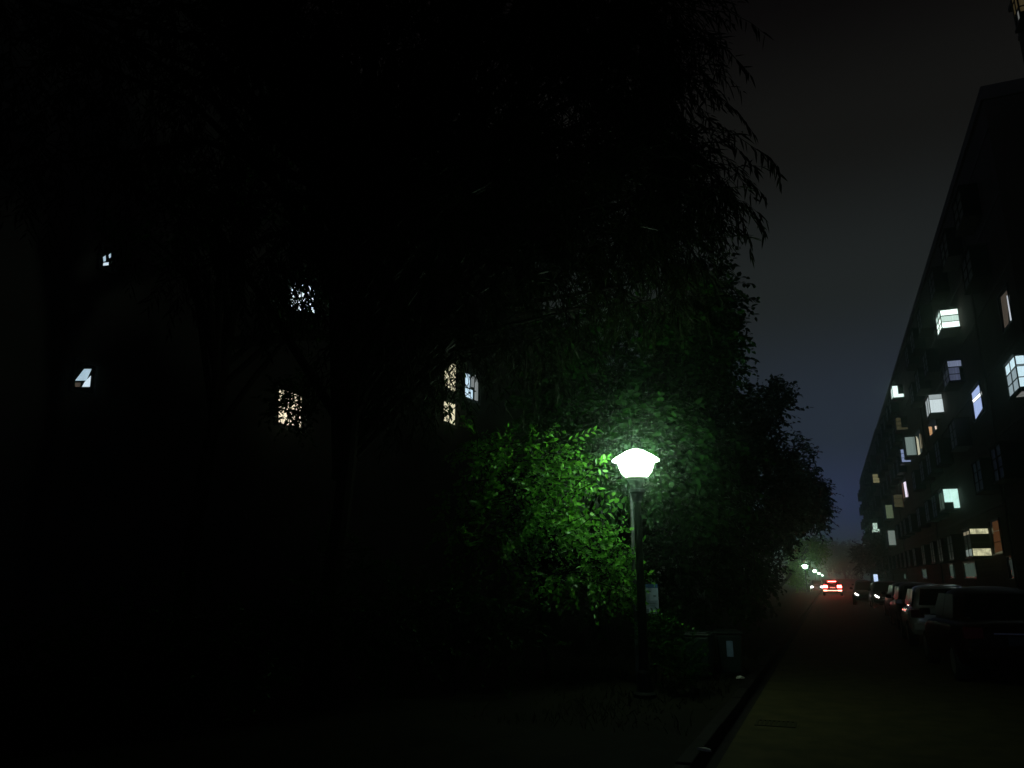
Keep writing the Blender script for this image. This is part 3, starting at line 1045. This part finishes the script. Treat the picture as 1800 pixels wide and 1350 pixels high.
def hang(parent, pix, d, nleaf, leaf=(.19, .028), lm='leaf_narrow'):
    base = parent.location
    pts = [atD(x, y, d) - base for x, y in pix]
    tb = MB()
    tb.tube(pts, [.007 * (1 - .75 * i / (len(pts) - 1)) for i in range(len(pts))], 5, False)
    P, D = [], []
    n = len(pts) - 1
    for k in range(nleaf):
        s = (.1 + .9 * k / (nleaf - 1)) * n
        i = min(int(s), n - 1)
        tng = (pts[i + 1] - pts[i]).normalized()
        P.append(pts[i].lerp(pts[i + 1], s - i))
        D.append(tng * .45 + Vector((random.gauss(0, .33), random.gauss(0, .33), -.85)))
    P, D = np.array(P), np.array(D)
    v, f = leafset(P, D, np.array([.3, -1, .1]) + rng.normal(size=P.shape) * .5, leaf[0] * rng.uniform(.7, 1.2, len(P)), leaf[1] * rng.uniform(.8, 1.2, len(P)), 'lance')
    br = tb.build('branch', M['bark'], parent)
    np_mesh('leaves', v, f, M[lm], br)


for pix, n_ in (([(1230, 200), (1290, 235), (1340, 270), (1366, 290)], 16), ([(1330, 262), (1355, 278), (1370, 300), (1372, 320)], 12), ([(1210, 330), (1270, 345), (1310, 355), (1345, 385)], 18),
                ([(1270, 350), (1320, 365), (1340, 395), (1343, 410)], 14), ([(1230, 280), (1280, 290), (1320, 320), (1345, 345)], 16), ([(1230, 60), (1280, 90), (1305, 115), (1318, 130)], 12),
                ([(1240, 250), (1285, 250), (1310, 275), (1330, 300)], 16), ([(1280, 370), (1305, 385), (1318, 420), (1320, 450)], 11), ([(1200, 150), (1260, 165), (1300, 200), (1325, 235)], 16),
                ([(1230, 20), (1280, 20), (1320, 40), (1345, 60)], 12), ([(1260, 390), (1285, 395), (1300, 402), (1312, 412)], 8), ([(1170, 250), (1220, 265), (1260, 300), (1280, 330)], 16)):
    hang(nt_tree, pix, 9.3, n_)

# broad leaved tree just behind the lamp
make_tree('broad_leaved_tree', 'dense broad leaved tree standing just behind the lit lamp', 'tree', (-4.7, 15.6, .08), (0, 0, 0),
          [PB(1215, 640, 15.2, 85, 145, 620), PB(1150, 620, 15.0, 120, 140, 560), PB(1240, 800, 14.2, 80, 110, 620), PB(1120, 790, 13.0, 100, 90, 460), PB(1248, 510, 15.4, 48, 70, 140), PB(1030, 650, 15.0, 120, 150, 380), PB(990, 715, 15.2, 70, 70, 200),
           PB(1200, 960, 15.8, 110, 110, 560), PB(1060, 960, 15.9, 110, 110, 260), PB(1290, 920, 16.2, 60, 130, 420)],
          (.135, .085), 'leaf_broad', .45, 8, .2, .15, clusters=16, spread=.5, nbias=(.1, -.5, .8), nrand=.6)
# trees further along the verge
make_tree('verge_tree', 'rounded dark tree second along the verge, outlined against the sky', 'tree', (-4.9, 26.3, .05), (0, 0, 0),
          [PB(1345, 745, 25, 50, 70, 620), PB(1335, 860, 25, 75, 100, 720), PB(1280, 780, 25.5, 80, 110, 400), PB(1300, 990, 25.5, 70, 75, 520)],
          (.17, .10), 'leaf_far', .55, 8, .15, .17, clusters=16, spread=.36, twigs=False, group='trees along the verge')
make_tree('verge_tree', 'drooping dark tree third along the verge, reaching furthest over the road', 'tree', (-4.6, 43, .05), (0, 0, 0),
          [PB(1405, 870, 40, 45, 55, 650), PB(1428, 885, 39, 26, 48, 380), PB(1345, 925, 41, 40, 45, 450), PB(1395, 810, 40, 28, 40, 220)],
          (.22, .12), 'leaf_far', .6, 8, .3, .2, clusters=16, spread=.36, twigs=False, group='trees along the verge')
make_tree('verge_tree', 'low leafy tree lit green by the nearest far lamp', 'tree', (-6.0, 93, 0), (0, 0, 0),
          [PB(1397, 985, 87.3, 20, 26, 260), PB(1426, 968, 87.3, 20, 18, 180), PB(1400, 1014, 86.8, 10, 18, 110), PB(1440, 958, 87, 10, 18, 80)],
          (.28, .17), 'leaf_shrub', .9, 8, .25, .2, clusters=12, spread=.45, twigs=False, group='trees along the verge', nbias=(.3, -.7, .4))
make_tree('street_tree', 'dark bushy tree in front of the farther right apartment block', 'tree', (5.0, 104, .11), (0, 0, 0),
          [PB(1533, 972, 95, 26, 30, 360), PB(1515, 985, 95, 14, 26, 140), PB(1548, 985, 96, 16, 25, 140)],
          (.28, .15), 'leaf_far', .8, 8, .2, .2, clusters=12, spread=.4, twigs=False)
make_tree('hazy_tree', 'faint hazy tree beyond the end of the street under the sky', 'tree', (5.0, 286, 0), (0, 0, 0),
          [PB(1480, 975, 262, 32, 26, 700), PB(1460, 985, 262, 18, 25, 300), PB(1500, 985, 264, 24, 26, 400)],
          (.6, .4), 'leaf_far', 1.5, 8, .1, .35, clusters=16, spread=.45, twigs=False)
# left side, mostly black: bare looking trunks and a thin tree in front of the left block
make_tree('slender_tree', 'slender dark tree with a straight trunk on the far left', 'tree', (-9.2, 9.5, .08), (0, 0, 0),
          [PB(420, 330, 13.0, 150, 130, 220), PB(300, 420, 13.0, 120, 70, 90), PB(550, 545, 13.2, 60, 65, 50), PB(520, 712, 13.2, 38, 44, 125), PB(533, 522, 13.2, 34, 36, 86), PB(792, 690, 14.0, 30, 60, 46)],
          (.12, .05), 'leaf_broad', .4, 8, .25, .16, clusters=10, spread=.4, trunk_top=atD(425, 380, 13.0))
for i, (px, py, d, r_, lab) in enumerate(((250, 1150, 8.0, 190, 'dark low bush at the bottom left, nearest the viewer'), (560, 1060, 9.5, 170, 'dark low bush below the large narrow leaved tree'), (800, 1090, 10.4, 130, 'dark low bush under the lit shrub'))):
    p = atD(px, py, d)
    make_tree('low_bush', lab, 'bush', (p.x, p.y, .08), (0, 0, 0), [PB(px, py, d, r_, r_ * .6, 260), PB(px + r_ * .7, py + 40, d, r_ * .6, r_ * .5, 120), PB(px - r_ * .8, py + 30, d, r_ * .6, r_ * .5, 120)],
              (.07, .035), 'leaf_broad', .3, 9, .1, .03, clusters=12, spread=.4, group='low bushes under the trees')

for px, py, d, lab in ((1166, 1120, 10.9, 'low green leafy plant at the foot of the lamp, under the notice'), (1196, 1165, 10.6, 'low grassy clump between the lamp foot and the kerb')):
    p = atD(px, py, d)
    make_tree('ground_plant', lab, 'plant', (p.x, p.y, .08), (0, 0, 0), [PB(px, py, d, 34, 36, 70)], (.09, .03), 'leaf_broad', .22, 9, -.35, .012, clusters=10, spread=.5, limb=False, nbias=(0, -.4, .8))

# grass on the verge
n = 3600
gx = rng.uniform(-4.2, -1.4, n)
gy = rng.uniform(8.2, 19, n)
dens = np.sin(gx * 2.3 + 1) * np.cos(gy * 1.3) + rng.normal(0, .5, n)
keep = (dens > .0)
gx, gy = gx[keep], gy[keep]
P = np.stack([gx, gy, np.full_like(gx, .07)], -1)
D = np.stack([rng.normal(0, .45, len(gx)), rng.normal(0, .45, len(gx)), np.ones(len(gx))], -1)
v, f = leafset(P, D, rng.normal(size=P.shape), rng.uniform(.05, .15, len(gx)), rng.uniform(.006, .012, len(gx)), 'lance', .1, .35)
tag(np_mesh('grass', v, f, M['grass']), 'thin green grass growing along the verge beside the road', 'grass', kind='stuff')


# ================================================================== CARS
def make_car(label, loc, rz, paint, group, tail_on=False, head_on=False, kind='hatch', glint_on=False):
    """car pointing to +y in its own space; origin on the ground at its middle"""
    t = thing('parked_car' if not (tail_on or head_on) else 'car', label, 'car', loc, rz, group)
    Lc, W = (4.15, .86) if kind == 'hatch' else (4.55, .88)
    h = Lc / 2
    # stations rear -> front: y, half width, underside, shoulder (belt) height
    st = [(-h, .70, .42, .80), (-h + .10, .80, .28, .92), (-h + .45, W, .22, .95), (-h + 1.2, W, .20, .95), (0, W, .20, .93), (h - 1.35, W, .20, .91), (h - .8, W, .22, .85), (h - .25, .78, .27, .74), (h - .05, .64, .34, .62), (h, .52, .40, .54)]
    b = MB()
    ring = 10
    for (y, w_, z0, z1) in st:
        mid = z0 + (z1 - z0) * .52
        for (x, z) in ((0, z0), (w_ * .86, z0), (w_ * .985, z0 + .10), (w_, mid), (w_ * .97, z1 - .10), (w_ * .90, z1), (0, z1 + .045)):
            b.v.append((x, y, z))
        for (x, z) in ((-w_ * .90, z1), (-w_ * .97, z1 - .10), (-w_, mid), (-w_ * .985, z0 + .10), (-w_ * .86, z0)):
            b.v.append((x, y, z))
    R = 12
    for i in range(len(st) - 1):
        for k in range(R):
            k2 = (k + 1) % R
            b.f.append((i * R + k, i * R + k2, (i + 1) * R + k2, (i + 1) * R + k))
    b.f.append(tuple(reversed(range(R))))
    b.f.append(tuple((len(st) - 1) * R + k for k in range(R)))
    body = b.build('body', paint, t, smooth=True, subsurf=2)
    # greenhouse
    roofz = 1.47
    rb, rt = (-h + .12, -h + .62) if kind == 'hatch' else (-h + .75, -h + 1.35)
    fb, ft = h - 1.02, h - 1.78
    gh = [(rb, .66, .90, .90), (rt, .60, .9, roofz - .06), ((rt + ft) / 2, .61, .9, roofz), (ft, .60, .9, roofz - .05), (fb, .68, .88, .885)]
    b = MB()
    for (y, w_, z0, z1) in gh:
        for (x, z) in ((.74, .88), (.735, .93), (w_ + .02, max(z1 - .09, .935)), (w_ - .08, z1), (0, z1 + .03), (-w_ + .08, z1), (-w_ - .02, max(z1 - .09, .935)), (-.735, .93), (-.74, .88)):
            b.v.append((x, y, z))
    R = 9
    for i in range(len(gh) - 1):
        for k in range(R - 1):
            b.f.append((i * R + k, i * R + k + 1, (i + 1) * R + k + 1, (i + 1) * R + k))
    b.f.append(tuple(reversed(range(R))))
    b.f.append(tuple((len(gh) - 1) * R + k for k in range(R)))
    b.build('roof', paint, t, smooth=True, subsurf=1)

    def lerp(a, c, s):
        return a + (c - a) * s
    # glass, lying just proud of the greenhouse
    b = MB()
    n_ = Vector((0, .30, .26)).normalized() * .03
    b.face([Vector((x, lerp(fb, ft, s), lerp(.885, roofz - .05, s))) + n_ for x, s in ((-.62, .12), (.62, .12), (.52, .90), (-.52, .90))])
    b.build('windscreen', M['glass'], t)
    b = MB()
    n_ = Vector((0, -.30, .16)).normalized() * .035
    b.face([Vector((x, lerp(rb, rt, s), lerp(.90, roofz - .06, s))) + n_ for x, s in ((-.60, .14), (.60, .14), (.50, .86), (-.50, .86))])
    b.build('rear_window', M['glass'], t)
    for s in (-1, 1):
        b = MB()
        mid_ = (rt + ft) / 2
        for (ya, yb, za, zb) in ((rt + .0, mid_ - .05, 0, 0), (mid_ + .05, ft + .02, 0, 0)):
            ylo = lerp(rb, rt, .55) if ya == rt else ya
            yhi = lerp(fb, ft, .55) if yb == ft + .02 else yb
            b.face([(s * .752, ylo, .955), (s * .752, yhi, .955), (s * .662, yb, roofz - .13), (s * .662, ya, roofz - .13)])
        b.build('side_window', M['glass'], t)
        b = MB()
        b.box(*sorted((s * .80, s * .98)), fb - .45, fb - .33, .93, 1.06)
        b.build('mirror', paint, t, bevel=.03)
        for yy in (-h + .78, h - .82):
            b = MB()
            b.tube([(s * .66, yy, .31), (s * .872, yy, .31)], .31, 28)
            wo = b.build('wheel', M['rubber'], t, bevel=.03)
            b = MB()
            b.tube([(s * .874, yy, .31), (s * .885, yy, .31)], [.20, .17], 24)
            b.build('rim', M['rim'], wo)
        b = MB()                                   # tail lamp wraps the rear corner
        b.box(*sorted((s * (.42 if tail_on else .52), s * .80)), -h - .012, -h + .10, .70 if not tail_on else .76, .88 if not tail_on else 1.0)
        b.build('taillight', G_tail if tail_on else M['redlens'], t, bevel=.02)
        b = MB()
        b.box(*sorted((s * .42, s * .72)), h - .22, h - .02, .58, .70)
        b.build('headlight', G_head if head_on else M['lens'], t, bevel=.03)
        if glint_on:
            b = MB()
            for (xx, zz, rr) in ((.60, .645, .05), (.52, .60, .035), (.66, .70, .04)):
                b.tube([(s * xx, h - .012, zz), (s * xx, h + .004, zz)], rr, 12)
            b.build('lens_glint', G_glint, t)  # glowing discs painted as glints off the headlamp lenses
    b = MB()
    b.box(-.78, .78, -h - .05, -h + .14, .40, .58)
    b.build('rear_bumper', paint, t, bevel=.05)
    b = MB()
    b.box(-.70, .70, h - .16, h + .04, .36, .50)
    b.build('front_bumper', paint, t, bevel=.05)
    b = MB()
    b.box(-.22, .22, -h - .022, -h - .012, .62, .75)
    b.build('number_plate', M['plate'], t)
    b = MB()
    b.box(-.40, .40, -h - .025, -h - .008, .775, .80)
    b.build('chrome_strip', M['chrome'], t)
    if head_on and tail_on:
        for s in (-1, 1):
            ld = bpy.data.lights.new('headlight_beam', 'SPOT')
            ld.energy = 40
            ld.color = (1, .93, .84)
            ld.spot_size = math.radians(50)
            ld.spot_blend = .6
            ld.shadow_soft_size = .06
            lo = link(bpy.data.objects.new('headlight_beam', ld), t)
            lo.location = (s * .57, h + .08, .66)
            lo.rotation_euler = (math.radians(87.5), 0, 0)
    if tail_on:
        b = MB()
        b.box(-.35, .35, -h + .40, -h + .42, 1.30, 1.36)
        b.build('brake_light', G_tail, t)
        b = MB()
        for s in (-1, 1):
            b.box(*sorted((s * .46, s * .80)), -h - .062, -h - .052, .46, .58)
        b.box(-.44, .44, -h - .062, -h - .052, .49, .545)
        b.build('bumper_gleam', G_amb, t)  # glowing bars painted for light reflected off the bumper
        b = MB()
        b.box(-.22, .22, -h - .030, -h - .024, .77, .79)
        b.build('plate_glow', G_amb, t)
    return t


G_tail = glow('brake_lamp_lit', (1.0, .055, .05), 48.0)
G_amb = glow('rear_glow', (1.0, .34, .24), 6.0)
G_glint = glow('glint_glow', (1.0, .97, .95), 7.0)
G_head = glow('headlamp_lit', (1.0, .98, .92), 25.0)
PK = 'cars parked along the right'
make_car('dark red car parked nearest on the right, its tail facing us', (2.55, 16.4, 0), math.radians(2), M['paint_red'], PK, kind='sedan')
make_car('silver car with a pale shining roof, second in the parked row', (2.55, 23.3, 0), math.radians(-1), M['paint_silver'], PK)
make_car('black car behind the silver one in the parked row', (2.75, 30.2, 0), 0, M['paint_black'], PK, kind='sedan')
make_car('grey car halfway along the parked row', (3.0, 37.5, 0), math.radians(1), M['paint_grey'], PK)
make_car('black hatchback facing us with small white glints painted on its headlamps', (2.90, 50.2, 0), math.radians(180), M['paint_black'], PK, glint_on=True)
make_car('dark saloon facing us behind the black hatchback, glints painted on its headlamps', (2.12, 56.2, 0), math.radians(178), M['paint_black'], PK, kind='sedan', glint_on=True)
make_car('car ahead in the road with its red brake lights on', (.13, 82.0, 0), 0, M['paint_grey'], None, tail_on=True, head_on=True)
make_car('dark car standing just right of the car with red brake lights', (3.0, 88.0, 0), 0, M['paint_black'], PK, kind='sedan')
make_car('pale car with headlights on, left of the red lit car', (-1.55, 104.0, 0), math.radians(180), M['paint_white'], None, head_on=True)


# small lit sign on the pavement far along, right of the red car
lbx = thing('light_box', 'small upright light box sign glowing pale blue beyond the parked cars', 'sign', tuple(atX(1540, 1021, 4.3).xy) + (.11,), 0)
b = MB()
b.tube([(0, .05, 0), (0, .05, 1.05)], .05, 10)
b.build('post', M['pole'], lbx)
b = MB()
b.box(-.24, .24, 0, .12, 1.05, 1.95)
b.build('frame', M['darkframe'], lbx, bevel=.02)
b = MB()
b.box(-.19, .19, -.006, -.001, 1.10, 1.90)
b.build('panel', G['shop'], lbx)
flat_window(rowA, [([(1552, 1008.5), (1557, 1008.5), (1557, 1011), (1552, 1011)], G['mist']), ([(1559, 1008), (1564, 1008), (1564, 1010), (1559, 1010)], G['mist']), ([(1561, 1014), (1565, 1014), (1565, 1018), (1561, 1018)], G['silver'])], A - .012, -1)  # small pale reflections, put in as glowing panes

# ================================================================== HAZE
bm = bmesh.new()
bmesh.ops.create_cube(bm, size=1)
me = bpy.data.meshes.new('haze')
for v in bm.verts:
    v.co = Vector((v.co.x * 1040, v.co.y * 1000 + 430, v.co.z * 29 + 13))
bm.to_mesh(me)
bm.free()
hz = bpy.data.objects.new('haze', me)
link(hz)
tag(hz, kind='stuff')
hm = bpy.data.materials.new('night_haze')
hm.use_nodes = True
t = hm.node_tree
t.nodes.remove(t.nodes['Principled BSDF'])
pv = t.nodes.new('ShaderNodeVolumePrincipled')
pv.inputs['Color'].default_value = (.72, 1.0, .77, 1)
pv.inputs['Density'].default_value = 0.0030
pv.inputs['Anisotropy'].default_value = 0.95
t.links.new(pv.outputs[0], t.nodes['Material Output'].inputs['Volume'])
me.materials.append(hm)
